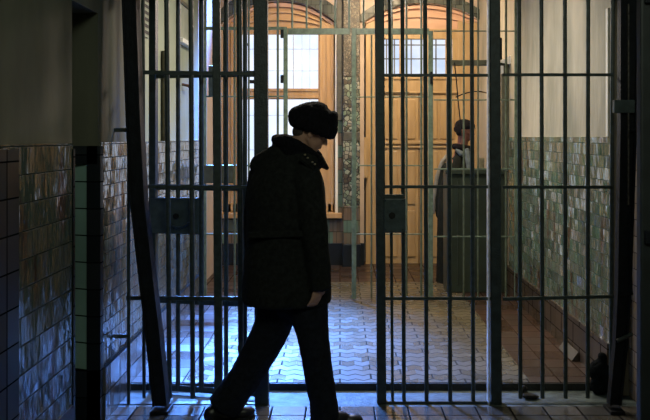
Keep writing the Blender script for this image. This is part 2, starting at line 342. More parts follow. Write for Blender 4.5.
# far wall with its two arched openings
def arch_z(x, o):
    x0, x1, zs, za = o['x0'], o['x1'], o['zs'], o['za']
    w = (x1-x0)/2; rise = za-zs; R = (w*w+rise*rise)/(2*rise); c = (x0+x1)/2
    return za-R+math.sqrt(max(0, R*R-(x-c)**2))
OW = dict(x0=wx(222, Y3), x1=wx(337, Y3), zb=wz(214, Y3), zs=wz(24, Y3), za=wz(1.0, Y3))
OD = dict(x0=wx(364, Y3), x1=wx(482, Y3), zb=ZF, zs=wz(22, Y3), za=wz(3.5, Y3))
def arch_wall(xa, xb, top, y0, y1, ops):
    b = MB(); xs = {xa, xb}
    for o in ops:
        for k in range(29): xs.add(o['x0']+(o['x1']-o['x0'])*k/28)
    xs = sorted(xs)
    for a, c in zip(xs, xs[1:]):
        mid = (a+c)/2; op = next((o for o in ops if o['x0'] < mid < o['x1']), None)
        if op is None:
            b.quad((a, y0, 0), (c, y0, 0), (c, y0, top), (a, y0, top))
        else:
            za, zc = arch_z(a, op), arch_z(c, op)
            b.quad((a, y0, za), (c, y0, zc), (c, y0, top), (a, y0, top))
            b.quad((a, y0, za), (a, y1, za), (c, y1, zc), (c, y0, zc))
            if op['zb'] > .1:
                b.quad((a, y0, 0), (c, y0, 0), (c, y0, op['zb']), (a, y0, op['zb']))
                b.quad((a, y0, op['zb']), (c, y0, op['zb']), (c, y1, op['zb']), (a, y1, op['zb']))
    for o in ops:
        for x in (o['x0'], o['x1']):
            b.quad((x, y0, o['zb']), (x, y1, o['zb']), (x, y1, o['zs']), (x, y0, o['zs']))
    return b
struct(arch_wall(-1.8, 2.2, H, Y3, Y3+.25, [OW, OD]).build('wall_back', M['plaster_pink']))
struct(MB().box((-1.8, Y3+.5, 0), (2.2, Y3+.6, H)).build('wall_back', M['ceiling']))
def arch_ring(o, off0, off1, y0, y1, n=28):
    """curved band following the arch between two offsets, hollow in the middle"""
    b = MB(); rings = []
    for k in range(n+1):
        t = k/n; r = []
        for off, y in ((off0, y0), (off1, y0), (off1, y1), (off0, y1)):
            q = dict(x0=o['x0']-off, x1=o['x1']+off, zs=o['zs'], za=o['za']+off)
            x = q['x0']+(q['x1']-q['x0'])*t
            r.append((x, y, arch_z(x, q)))
        rings.append(r)
    return b.loft(rings)
struct(arch_ring(OW, .005, .17, Y3-.03, Y3+.05).build('trim_10', M['voussoir']))
struct(arch_ring(OD, .005, .14, Y3-.03, Y3+.05).build('trim_11', M['voussoir']))
# tiles, skirting and sill on the far wall
b = MB(); b.box((XL-.1, Y3-.012, .0), (wx(360, Y3), Y3+.1, wz(216, Y3)))
b.box((wx(338, Y3), Y3-.02, wz(216, Y3)), (wx(342.5, Y3), Y3+.05, wz(120, Y3)))
struct(b.build('trim_12', M['tile_back']))
struct(MB().box((XL-.1, Y3-.03, 0), (wx(364, Y3), Y3+.1, wz(243, Y3))).build('baseboard_back', M['skirt_black']))
struct(MB().box((wx(335.2, Y3), Y3-.02, OW['zb']), (wx(337.8, Y3), Y3+.1, wz(32, Y3)), .004).build('lit_reveal_strip', M['lit_white_edge']))  # strip painted white as the lit window reveal
# mosaic pier between the openings
PX0, PX1 = wx(343, Y3-.1), wx(360, Y3-.1)
pm = struct(MB().box((PX0, Y3-.12, wz(205, Y3)), (PX1, Y3+.1, wz(141, Y3)), .01).build('trim_14', M['mosaic']))
struct(MB().box((PX0, Y3-.12, wz(132, Y3)), (PX1, Y3+.1, wz(78, Y3)), .01).build('trim_15', M['mosaic']))
struct(MB().box((PX0, Y3-.13, wz(141, Y3)), (PX1, Y3+.1, wz(132, Y3)), .01).build('trim_16', M['mosaic_band']))
struct(MB().box((PX0, Y3-.12, wz(78, Y3)), (PX1, Y3+.1, H), .01).build('trim_17', M['mosaic_fine']))
struct(MB().box((PX0, Y3-.12, wz(243, Y3)), (PX1, Y3+.1, wz(205, Y3)), .008).build('trim_18', M['tile_back']))
struct(MB().box((PX0-.01, Y3-.14, 0), (PX1+.01, Y3+.1, wz(243, Y3)), .008).build('trim_19', M['skirt_black']))
struct(MB().box((PX0-.075, Y3-.05, wz(120, Y3)), (PX0, Y3+.1, H), .004).build('trim_20', M['mosaic_band']))

# --- window_1 : the arched wooden window
W = struct(bpy.data.objects.new('window_1', None)); COL.objects.link(W); W.location = ((OW['x0']+OW['x1'])/2, Y3+.12, OW['zb'])
yw = Y3+.10
def fbox(bm, x0, x1, ya, yb, d0=0.0, d1=.08, Y=Y3, bev=.006):
    return bm.box((wx(x0, Y), yw+d0, wz(yb, Y)), (wx(x1, Y), yw+d1, wz(ya, Y)), bev)
def arch_panel(o, x0, x1, zlow, y, inset=.0):
    b = MB(); n = 28; v = []
    for k in range(n+1):
        x = x0+(x1-x0)*k/n; v.append((x, y, arch_z(x, o)-inset))
    b.quad(*([(x0, y, zlow)]+v+[(x1, y, zlow)])); return b
b = MB()
fbox(b, 223, 240.5, 22, 213, -.02); fbox(b, 318, 334.5, 22, 213, -.02)
fbox(b, 223, 335, 88, 99, -.015); fbox(b, 223, 335, 26, 33.5, -.015); fbox(b, 223, 335, 204, 213, -.02)
fbox(b, 257, 265.5, 33, 210, -.01)
b.build('window_frame', M['wood'], W)
b = MB()
for x0, x1 in ((223.5, 226), (230, 232), (236.5, 238.5), (319.5, 321.5), (326, 328), (331, 333)): fbox(b, x0, x1, 24, 212, -.035, 0, bev=.003)
for y0, y1 in ((89, 91), (96, 98)): fbox(b, 240, 318, y0, y1, -.03, 0, bev=.003)
b.build('moulding', M['wood'], W)
arch_panel(OW, OW['x0']+.02, OW['x1']-.02, wz(30, Y3), yw+.01).build('arch_panel', M['wood_arch'], W)
for off, w, d in ((-.015, .045, .05), (-.11, .02, .03), (-.19, .035, .04)):
    arch_ring(OW, off-w, off, yw-d, yw+.02).build('arch_moulding', M['wood_pink'] if off == -.015 else M['wood_arch'], W)
for x0, x1, y0, y1 in ((240, 257.5, 33, 89), (265, 318.5, 33, 89), (240, 257.5, 98, 206), (265, 318.5, 98, 206)):
    g = MB(); fbox(g, x0, x1, y0, y1, .03, .04, bev=0); g = g.build('pane', M['pane_left'], W)
b = MB()
for x in (292.8,): fbox(b, x-.35, x+.35, 33, 89, .0, .03, bev=0)
for x in (301.5, 309.5, 248): fbox(b, x-.16, x+.16, 33, 206, .02, .03, bev=0)
for y in (48, 70, 115, 150, 178): fbox(b, 241, 318, y-.2, y+.2, .02, .03, bev=0)
b.build('glazing_bar', mat('grey_glazing_bars', (.45, .47, .52), rough=.6), W)
b = MB()
fbox(b, 243.5, 247, 42.5, 45, -.04, 0, bev=.003); fbox(b, 249, 256, 79.5, 83, -.04, 0, bev=.003)
b.build('latch', M['black_steel'], W)
MB().box((wx(221, Y3), Y3-.10, wz(217.5, Y3)), (wx(342, Y3), Y3+.12, wz(212.5, Y3)), .008).build('window_sill', M['wood'], W)

# --- door_1 : wooden double door with a glazed band
D = struct(bpy.data.objects.new('door_1', None)); COL.objects.link(D); D.location = ((OD['x0']+OD['x1'])/2, Y3+.12, ZF)
b = MB()
fbox(b, 366, 379, 20, 265.5, -.02); fbox(b, 459, 481, 20, 265.5, -.02)
fbox(b, 370, 478, 28, 38, -.015); fbox(b, 375, 462, 75, 94, -.01)
b.build('door_frame', M['wood_door'], D)
fbox(MB(), 363.8, 368, 137, 178, -.10, .0).build('wood_block', M['wood_door'], D)
arch_panel(OD, OD['x0']+.02, OD['x1']-.02, wz(32, Y3), yw+.01).build('arch_panel', M['wood_pink'], D)
for off, w, d in ((-.01, .04, .05), (-.13, .025, .03)):
    arch_ring(OD, off-w, off, yw-d, yw+.02).build('arch_moulding', M['wood_pink'], D)
for x0, x1 in ((379, 420), (420, 459.5)):
    lf = MB(); fbox(lf, x0+.4, x1-.4, 92, 265, .005, .06); lf = lf.build('door_leaf', M['wood_door'], D)
    q = MB(); xm = (x0+x1)/2
    for a, c in ((x0+4, xm-1.5), (xm+1.5, x1-4)):
        for ya, yb in ((99, 139), (151, 205), (211, 258)):
            fbox(q, a, c, ya, yb, -.012, .01, bev=.01)
    q.build('raised_panel', M['wood_door'], lf)
b = MB(); fbox(b, 378, 460, 141, 144, -.03, .0); fbox(b, 378, 460, 146, 148, -.02, .0); fbox(b, 378, 460, 76.5, 79, -.03, 0); fbox(b, 378, 460, 91, 93, -.03, 0)
b.build('moulding', M['wood_door'], D)
for x0, x1 in ((382, 400), (404.5, 424), (429, 446.5), (449.5, 453.5)):
    fbox(MB(), x0, x1, 38.5, 75, .02, .03, bev=0).build('pane', M['pane_right'], D)
b = MB()
for x in (387, 395, 412, 437): fbox(b, x-.6, x+.6, 38, 75, -.005, .03, bev=0)
for y in (44, 58): fbox(b, 381, 454, y-.5, y+.5, -.005, .03, bev=0)
b.build('muntin', mat('grey_muntin', (.10, .11, .13), rough=.6), D)
b = MB()
for x0, x1 in ((378, 382), (400, 404.5), (424, 429), (446.5, 449.5), (453.5, 460)): fbox(b, x0, x1, 38, 75, -.01, .04, bev=.003)
b.build('glazing_bar', M['wood_door'], D)
fbox(MB(), 384, 410, 91.5, 92.3, -.035, -.02, bev=0).build('door_rail', M['brown_pipe'], D)

# ------------------------------------------------------------------ front barred gate
TOP1 = 2.47
def vbar(px, wpx, Y, z0, z1, m, parent, name='bar', square=False, px2=None):
    w = wpx*Y/F; xa = wx(px, Y); xb = wx(px if px2 is None else px2, Y)
    a, c = (xa, Y, z1), (xb, Y, z0)
    b = MB()
    if square: b.bar(c, a, w, w*.9, bev=.004)
    else: b.rod(c, a, w/2, 12)
    return b.build(name, m, parent, smooth=False)
def hrail(x0, x1, py, hpx, Y, m, parent, name='rail', dy=0.0, depth=.012, py2=None):
    b = MB(); h = hpx*Y/F; yy = Y+dy
    b.bar((wx(x0, Y), yy, wz(py, Y)), (wx(x1, Y), yy, wz(py if py2 is None else py2, Y)), depth, h, up=(0, 0, 1), bev=.002)
    return b.build(name, m, parent)
z0 = .03
G = empty('fixed_grille', (wx(200, Y1), Y1, 0), 'dark steel bar grille fixed between the left tiled wall and the gate opening', 'grille')
for px, px2, w, sq in ((143.2, 144, 3.6, 0), (166.5, 169.5, 5, 0), (190.8, 192.8, 5, 0), (216.3, 218.8, 7.8, 1), (239.2, 241, 5.6, 0)):
    vbar(px, w, Y1, z0, TOP1, M['steel'], G, square=bool(sq), px2=px2)
vbar(261, 13.6, Y1, 0, TOP1, M['steel_post'], G, 'post', True, 262)
hrail(142, 256, 72.5, 4, Y1, M['steel'], G, dy=-.012, py2=74); hrail(143, 256, 186.5, 3.6, Y1, M['steel'], G, dy=-.012, py2=187)
hrail(127, 256, 297.5, 4.2, Y1, M['steel'], G, dy=-.012, py2=298.5); hrail(116, 269, 405, 5, Y1, M['steel'], G, 'bottom_rail', depth=.05)
vbar(128.6, 3.6, Y1-.02, 0, wz(127, Y1), M['steel'], G)
for a, c, y in ((110, 129, 130), (114, 129, 336)): hrail(a, c, y, 4, Y1-.02, M['steel'], G, 'wall_stub', depth=.02)

# the gate leaf folded back behind the fixed grille
ha, fa = Vector((wx(262, Y1), Y1+.06, 0)), Vector((wx(153.5, 5.02), 5.02, 0))
L = empty('gate_leaf', (ha.x, ha.y, 0), 'opened steel gate leaf with wide lock box folded back behind the left fixed grille', 'gate')
def on(t): return ha+(fa-ha)*t
dirn = (fa-ha).normalized(); nrm = Vector((dirn.y, -dirn.x, 0))
def lvert(t, w, name, m, z1=2.62, z00=.02, sq=False):
    p = on(t); b = MB()
    if sq: b.bar(p+Vector((0, 0, z00)), p+Vector((0, 0, z1)), w, w, up=nrm)
    else: b.rod(p+Vector((0, 0, z00)), p+Vector((0, 0, z1)), w/2)
    return b.build(name, m, L)
lvert(.0, .035, 'leaf_post', M['steel_post'], sq=True); lvert(1.0, .045, 'leaf_post', M['steel_post'], sq=True)
for t in (.77, .555, .33, .16): lvert(t, .028 if t != .555 else .032, 'bar', M['steel'])
for z in (1.985, 1.287, .58, .035):
    MB().bar(on(0)+Vector((0, 0, z)), on(1)+Vector((0, 0, z)), .014, .03, up=(0, 0, 1)).build('leaf_rail', M['steel'], L)
bx = MB(); a, c = on(1.02), on(.565)
bx.bar(a+Vector((0, 0, 1.11)), c+Vector((0, 0, 1.11)), .05, .225, up=(0, 0, 1), bev=.006)
bx = bx.build('lock_box', M['lock'], L)
k = MB(); p = on(.78)+Vector((0, -.03, 1.11)); k.rod(p, p+Vector((0, -.012, 0)), .018, 16); k.build('keyhole_plate', M['black_steel'], bx)
k = MB(); p = on(.86)+Vector((0, -.035, 1.07)); q = on(.66)+Vector((0, -.035, 1.07))
k.tube([p+(q-p)*t+Vector((0, -.012, -.03*math.sin(math.pi*t))) for t in (0, .2, .4, .6, .8, 1)], .007); k.build('lock_handle', M['steel_post'], bx)

# the shut gate leaf right of the opening
R_ = empty('gate_leaf', (wx(495, Y1), Y1, 0), 'closed barred steel gate leaf with small lock box, right of the walking man', 'gate')
ZB = wz(402.5, Y1)
vbar(379.3, 9.2, Y1, ZB, TOP1, M['steel_post'], R_, 'leaf_post', True, 381.5)
vbar(494.3, 10.4, Y1, 0, TOP1, M['steel_post'], R_, 'leaf_post', True, 495.8)
for px, px2, w in ((389.3, 392.6, 3), (402.3, 404, 4), (425, 426.6, 4.2), (448.3, 450.2, 4.2), (471.6, 473.3, 4.2)):
    vbar(px, w, Y1, ZB, TOP1, M['steel'], R_, px2=px2)
for y, h in ((75.5, 3), (186.6, 3.2), (298, 3.2)): hrail(383, 491, y, h, Y1, M['steel'], R_, dy=-.014)
hrail(377, 500, 403, 4.4, Y1, M['steel'], R_, 'bottom_rail', depth=.03)
lb = MB(); lb.box((wx(383.5, Y1), Y1-.045, wz(232, Y1)), (wx(405, Y1), Y1+.015, wz(198, Y1)), .006); lb = lb.build('lock_box', M['lock'], R_)
k = MB(); p = P(392, 215.5, Y1-.045); k.rod(p+Vector((0, .004, 0)), p+Vector((0, -.006, 0)), .02, 20); k.build('keyhole', M['lock_dark'], lb)
for sx in (385.5, 403):
    for sy in (200.5, 229.5): MB().ball(P(sx, sy, Y1-.045), (.006, .004, .006), seg=8).build('rivet', M['steel_post'], lb)
k = MB(); k.box((wx(383.5, Y1), Y1-.03, wz(198, Y1)), (wx(404, Y1), Y1-.018, wz(194, Y1)), .003); k.build('lock_plate', M['steel'], lb)
MB().box((wx(487.2, Y1), Y1-.035, 0), (wx(488.5, Y1), Y1+.02, TOP1), .002).build('edge_strip', mat('bright_steel_edge', (.55, .58, .62), rough=.35, metal=.2, var=.3, scale=30), R_)  # bright strip along the left edge of the leaf post
for y in (49, 372): MB().box((wx(498.5, Y1), Y1-.02, wz(y+11, Y1)), (wx(501.5, Y1), Y1+.02, wz(y-11, Y1)), .004).build('hinge', M['black_steel'], R_)

# fixed grille on the right
K = empty('fixed_grille', (wx(556, Y1), Y1, 0), 'dark steel bar grille fixed between the closed gate leaf and the right wall', 'grille')
for px, px2, w in ((519, 520.5, 4.2), (541.3, 542.6, 4.2), (564.8, 565.6, 4.2), (588.1, 587.7, 4.2), (612.8, 611, 4.4)):
    vbar(px, w, Y1, z0, TOP1, M['steel'], K, px2=px2)
for y, y2, h in ((75, 75, 3), (187, 187, 3.2), (298.5, 296, 3.4)): hrail(502, 613, y, h, Y1, M['steel'], K, dy=-.014, py2=y2)
hrail(502, 625, 405, 4.6, Y1, M['steel'], K, 'bottom_rail', depth=.04)

# leaning channel posts against both walls
def lean_post(pts, Y, wpx, label, m, d=.04, w1=None):
    o = empty('channel_post', (wx(pts[-1][0], Y), Y, 0), label, 'post')
    b = MB(); w = wpx*Y/F
    rings = []; wd = [wpx+((w1 or wpx)-wpx)*max(0, py)/404 for px, py in pts]
    for (px, py), wp in zip(pts, wd):
        w = wp*Y/F; c = P(px, py, Y); rings.append([(c.x-w/2, Y-d, c.z), (c.x+w/2, Y-d, c.z), (c.x+w/2, Y+d, c.z), (c.x-w/2, Y+d, c.z)])
    b.loft(rings).build('web', m, o)
    for s in (-1, 1):
        b = MB(); rings = []
        for (px, py), wp in zip(pts, wd):
            c = P(px+s*(wp/2+.2), py, Y); rings.append([(c.x-.007, Y-d-.012, c.z), (c.x+.007, Y-d-.012, c.z), (c.x+.007, Y+d+.012, c.z), (c.x-.007, Y+d+.012, c.z)])
        b.loft(rings).build('flange', m, o)
    b = MB(); c = P(*pts[-1], Y); b.box((c.x-w*.8, Y-.07, 0), (c.x+w*.8, Y+.07, .02), .004); b.build('foot_plate', m, o)
    return o
lean_post([(129.5, -50), (131, 0), (135, 120), (139, 200), (148, 280), (154, 330), (161.5, 404)], Y1-.14, 11.5, 'black steel channel post leaning beside the left tiled wall', M['black_steel'])
o = lean_post([(629, -50), (628.5, 0), (627, 130), (623, 290), (620, 345), (614, 404)], Y1-.14, 16, 'wide black steel channel post leaning beside the right tiled wall', M['black_steel'], .018, 9)
Yp = Y1-.175
MB().box((wx(613.5, Yp), Yp-.015, wz(113, Yp)), (wx(634, Yp), Yp+.02, wz(100, Yp)), .004).build('hinge_plate', M['lock'], o)
for y, x0, x1 in ((104, 632, 644), (130, 630, 642)): MB().rod(P(x0, y, Yp), P(x1, y, Yp), .011).build('wall_pin', M['black_steel'], o)
MB().box((wx(627.6, Yp), Yp-.01, wz(205, Yp)), (wx(628.6, Yp), Yp+.01, TOP1-.1)).build('bright_line', mat('mottled_bright_edge', (.10, .09, .08), rough=.5, var=.7, scale=60), o)  # thin paler line down the front of the post
MB().tube([P(630, 215, Yp), P(631.5, 290, Yp), P(632, 294, Yp), P(621, 295.5, Yp)], .006).build('latch_rod', M['black_steel'], o)
MB().rod(P(617, 341, Yp), P(632, 334, Yp), .012).build('latch_pin', M['steel'], o)

# ------------------------------------------------------------------ second grille farther down the corridor
TOP2 = 3.55
zb2 = ZF+.02
def sect(name, label, verts, rails, base_px, extra=()):
    o = empty(name, (wx(base_px, Y2), Y2, ZF), label, 'grille' if 'grille' in name else 'gate')
    for px, w, y0, y1, sq in verts:
        vbar(px, w, Y2, max(zb2, wz(y1, Y2)), wz(y0, Y2) if y0 is not None else TOP2, M['sage'] if sq else M['sage_dark'], o, 'post' if sq else 'bar', bool(sq))
    for x0, x1, y, h in rails: hrail(x0, x1, y, h, Y2, M['sage'], o, dy=-.008, depth=.012)
    return o
A = sect('thin_bar_grille', 'far sage green bar grille before the arched window, left of the far doorway',
     [(204.5, 4, None, 300, 1), (220, 1.7, None, 300, 0), (234.6, 2.2, None, 297, 0), (248.8, 2, None, 300, 0), (263, 1.7, None, 300, 0), (277.8, 2.4, None, 300, 0), (285.6, 4.2, 28, 301, 1)],
     [(200, 287, 28.5, 3.2), (200, 286, 96.5, 1.5), (200, 286, 165.5, 1.5), (200, 286, 234, 1.5), (200, 286, 302, 2.4)], 245)
MB().box((wx(202.5, Y2), Y2-.04, wz(183, Y2)), (wx(234, Y2), Y2+.03, wz(165, Y2)), .006).build('lock_plate', M['olive'], A)
MB().box((wx(209, Y2), Y2-.04, wz(96, Y2)), (wx(218, Y2), Y2+.03, wz(66, Y2)), .006).build('bolt_cover', M['steel'], A)
for y in (33, 78): MB().box((wx(280.6, Y2), Y2-.03, wz(y+5, Y2)), (wx(283.6, Y2), Y2+.02, wz(y-3, Y2)), .003).build('hinge', M['black_steel'], A)
T = sect('transom_grille', 'pale green short bars over the far doorway, above the fur hat',
     [(x, 2.1, None, 30, 0) for x in (292.2, 306.6, 320.8, 335.2, 349.2)], [(288, 350.2, 31.5, 6.2)], 320)
for ch in T.children:
    if ch.name.startswith('bar'): ch.data.materials[0] = M['sage']
Bq = sect('thin_bar_gate', 'far sage green gate of thin bars before the wooden door, between doorway and booth',
     [(354, 4.6, 28, 302, 1), (363.6, 2.1, None, 30, 0), (371.5, 1.8, 35, 301, 0), (392, 1.9, None, 301, 0), (406.5, 2.2, None, 301, 0), (421.3, 2.2, None, 301, 0), (430.6, 4.6, 31, 302, 1)],
     [(354, 429, 31.5, 6.2), (353, 429, 97, 1.3), (353, 429, 165.5, 1.3), (353, 429, 234, 1.3), (353, 429, 302, 2)], 392)
MB().box((wx(429.8, Y2), Y2-.04, wz(84, Y2)), (wx(432, Y2), Y2-.01, wz(72, Y2)), .003).build('latch', M['black_steel'], Bq)
Cq = sect('thin_bar_grille', 'far sage green bar grille in front of the green guard booth',
     [(451, 2, None, 301, 0), (463.8, 2, None, 301, 0), (478, 1.8, None, 301, 0), (506, 2.4, None, 301, 0), (516.5, 4, None, 301, 1)],
     [(433.6, 518, 31.2, 1.2), (433.6, 518, 100, 1.4), (433.6, 518, 169, 1.4), (433.6, 518, 236.5, 1.4), (433.6, 518, 302, 2.2)], 475)

# ------------------------------------------------------------------ booth
YB = 8.0
Bo = empty('guard_booth', (wx(478, YB), YB+.5, ZF), 'dark green guard booth with open framed top standing against the right wall', 'booth')
bx0, bx1 = wx(447, YB), XR-.04
zt = wz(174, YB); ztop = wz(60, YB)
MB().box((bx0, YB, ZF), (bx1, YB+.04, zt), .006).build('front_panel', M['booth'], Bo)
b = MB()
for x in (458, 474, 490): b.box((wx(x-.6, YB), YB-.012, ZF+.08), (wx(x+.6, YB), YB+.01, zt-.05), .003)
b.build('batten', M['booth'], Bo)
MB().box((bx0, YB+.04, ZF), (bx0+.04, YB+.30, zt), .006).build('side_panel', M['booth'], Bo)
MB().box((bx0-.02, YB-.04, zt), (bx1, YB+.12, zt+.045), .008).build('counter', M['booth'], Bo)
for x, w, y in ((449, 4, YB), (509-3, 8, YB)):
    MB().box((wx(x-w/2, YB), y-.005, zt+.04), (wx(x+w/2, YB), y+.06, ztop), .005).build('post', M['booth_frame'], Bo)
MB().box((wx(447, YB), YB-.01, ztop-.055), (wx(488, YB), YB+.06, ztop), .005).build('top_rail', M['booth_frame'], Bo)
MB().box((wx(486, YB), YB-.01, ztop-.055), (bx1, YB+.06, ztop-.01), .005).build('top_rail', M['booth'], Bo)
b = MB(); b.loft([[P(497.5, 62, YB-.1), P(514.5, 53.5, YB-.1), P(515, 63, YB-.1), P(508, 64, YB-.1)], [P(497.5, 62, YB+.05), P(514.5, 53.5, YB+.05), P(515, 63, YB+.05), P(508, 64, YB+.05)]])
b.build('white_board', M['white_paint'], Bo)
MB().box((wx(498.5, YB), YB-.03, wz(74, YB)), (wx(503, YB), YB-.008, wz(66, YB)), .002).build('paper_note', M['white_paint'], Bo)
tag(MB().tube([P(454.5, 63, YB-.03), P(456.5, 82, YB-.03), P(458, 100, YB-.03), P(460, 118, YB-.03), P(461, 135, YB-.03)], .006).build('hanging_cable', M['black_steel']), 'thin dark cable hanging down from the top rail of the booth', 'cable')
tag(MB().tube([P(456, 97, YB+.1), P(463, 94, YB+.1), P(472, 91.5, YB+.1), P(480, 91.5, YB+.1), P(487, 93, YB+.1)], .006).build('curved_wire', M['black_steel']), 'thin dark wire curving across inside the booth opening', 'wire')
bq = MB(); bq.box((wx(480, YB), YB+.04, zt+.047), (wx(485, YB), YB+.10, zt+.16), .01)
tag(bq.build('carton', M['brass']), 'small pale upright carton on the booth counter', 'carton')

# ------------------------------------------------------------------ things on the side walls
def lw(px): return -XL*F/(CX-px)          # depth at which the left wall shows at pixel column px
ya, yb = lw(177), lw(188)
nb = empty('notice_board', (XL, (ya+yb)/2, 2.4), 'pale framed notice board high on the left corridor wall', 'board')
MB().box((XL, ya, 2.42), (XL+.012, yb, 2.74), .002).build('board_panel', M['board'], nb)
b = MB(); b.box((XL, ya, 2.72), (XL+.03, yb, 2.75), .003); b.box((XL, yb-.03, 2.42), (XL+.03, yb, 2.75), .003)
b.build('board_frame', M['booth_frame'], nb)
MB().box((XL, ya, 2.385), (XL+.05, yb, 2.425), .004).build('lower_ledge', M['white_paint'], nb)
y_ = lw(182)
tag(MB().tube([(XL, y_, 2.05), (XL+.05, y_, 2.04), (XL+.06, y_+.12, 2.02)], .012).build('wall_hook', M['rust']), 'rusty hook on the left wall below the notice board', 'hook')
ya, yb = lw(141), lw(147.5)
vt = empty('vent_grille', (XL, (ya+yb)/2, 2.3), 'louvred vent with black slats high on the left wall above the tiles', 'vent')
MB().box((XL, ya, 2.29), (XL+.012, yb, 2.62), .002).build('vent_frame', M['plaster_left'], vt)
for i in range(7):
    z = 2.31+i*.045; MB().quad((XL+.016, ya+.02, z), (XL+.016, yb-.02, z), (XL+.016, yb-.02, z+.024), (XL+.016, ya+.02, z+.024)).build('slat', M['lock_dark'], vt)
y_ = lw(161.5)
tag(MB().rod((XL+.03, y_, ZD), (XL+.03, y_, 2.25), .03).build('brown_pipe', M['brown_pipe']), 'brown painted pipe running up the left corridor wall', 'pipe')
yR = XR*F/(610.3-CX)
tag(MB().box((XR-.02, yR-.01, ZDR), (XR, yR+.03, wz(8, yR)), .004).build('lit_plaster_edge', M['lit_white_edge']), 'thin white strip painted as a lit plaster edge on the right wall', 'strip')  # plaster edge catching light, painted as a white strip

# dark near door at the right edge with a sack hung from its handle
nd = empty('steel_door', (1.45, 3.0, 0), 'dark steel door standing open close to the camera along the right edge', 'door')
MB().box((wx(641, 3.0), 3.0, .02), (XR+.05, 3.05, 2.35), .008).build('door_panel', M['door_dark'], nd)
b = MB()
for z in (.35, 1.2, 2.1): b.box((wx(644, 3.0), 2.985, z), (XR, 3.0, z+.05), .004)
b.build('cross_strap', M['black_steel'], nd)
h_ = MB(); h_.tube([(1.22, 3.0, .80), (1.22, 2.93, .80), (1.22, 2.93, .76), (1.30, 2.93, .76)], .012); h_.build('door_handle', M['black_steel'], nd)
b = MB(); c = Vector((1.24, 2.80, .44))
b.ball((c.x+.02, c.y, .21), (.19, .15, .22)); b.ball((c.x+.03, c.y, .40), (.17, .13, .22)); b.ball((c.x+.04, c.y, .56), (.12, .10, .14)); b.ball((c.x+.10, c.y, .66), (.07, .07, .10)); b.ball((c.x-.02, c.y, .05), (.14, .12, .06)); b.ball((c.x+.1, c.y, .05), (.12, .12, .06))
o = remeshed(b, 'cloth_sack', M['cloth_dark'], .015, None, 3, .01, 14)
tag(o, 'dark bulging cloth sack standing against the near steel door', 'sack')

# small things on the floor by the gate
b = MB(); c = P(597.5, 380, 4.99)
b.ball((c.x, c.y, .14), (.055, .05, .07)); b.ball((c.x+.01, c.y, .05), (.06, .05, .055)); b.ball((c.x+.03, c.y, .21), (.03, .03, .05)); b.ball((c.x+.05, c.y, .10), (.05, .05, .1))
tag(remeshed(b, 'cloth_bundle', M['cloth_dark'], .01, None, 2, .008, 25), 'dark lumpy cloth bundle at the foot of the right channel post', 'cloth')
b = MB(); q = lambda x, y: Vector((wx(x, 4.92), 4.92, 0))
p0 = q(528, 0)
b.ball(p0+Vector((0, -.03, .018)), (.045, .03, .018)); b.ball(p0+Vector((.03, -.02, .012)), (.035, .03, .012)); b.ball(p0+Vector((-.025, 0, .045)), (.022, .02, .03)); b.cap(p0+Vector((-.03, .01, .06)), p0+Vector((-.06, .02, .085)), .008, .005)
tag(remeshed(b, 'dark_rag', M['rubber'], .006, None, 2, .004, 40), 'crumpled dark rag lying on the worn threshold under the fixed grille', 'rag')
y1_, y2_ = XR*F/(584-CX), XR*F/(570-CX)
b = MB(); b.loft([[(XR-.035, y1_, .05), (XR-.085, y1_, .05), (XR-.04, y1_, .11)], [(XR-.035, y2_, .05), (XR-.085, y2_, .05), (XR-.04, y2_, .11)]])
tag(b.build('loose_tile', mat('pale_tile', (.06, .052, .04), rough=.4, var=.2, scale=10)), 'pale loose tile leaning against the brown skirting of the right wall', 'tile')

# ------------------------------------------------------------------ people
def hand(b, wrist, palm_dir, across, out, s=1.0, curl=.55):
    """palm and five separate curled fingers added to a body mesh"""
    d, a, n = palm_dir.normalized(), across.normalized(), out.normalized()   # along fingers, thumb side, palm side
    pc = wrist+d*.045*s
    rot = Matrix((a, n, d)).transposed()
    b.ball(pc, (.040*s, .016*s, .050*s), rot, 16)
    for k, (off, ln, r) in enumerate(((.027, .075, .0088), (.009, .084, .009), (-.010, .078, .0087), (-.027, .062, .0078))):
        p = wrist+d*.082*s+a*off*s; pts = [p-d*.02*s, p]
        ang = 0
        for seg, fr in enumerate((.45, .3, .25)):
            ang += curl*(.7 if seg == 0 else 1.0)
            p = p+(d*math.cos(ang)+n*math.sin(ang)+a*off*.8)*ln*s*fr; pts.append(p)
        b.chain(pts, [r*1.15*s, r*1.1*s, r*s, r*.92*s, r*.8*s], 10)
    p = wrist+d*.025*s+a*.03*s
    pts = [p, p+(a*.6+d*.7+n*.35)*.032*s, p+(a*.5+d*1.5+n*.9)*.032*s, p+(a*.25+d*2.2+n*1.4)*.032*s]
    b.chain(pts, [.013*s, .0115*s, .010*s, .008*s], 10)

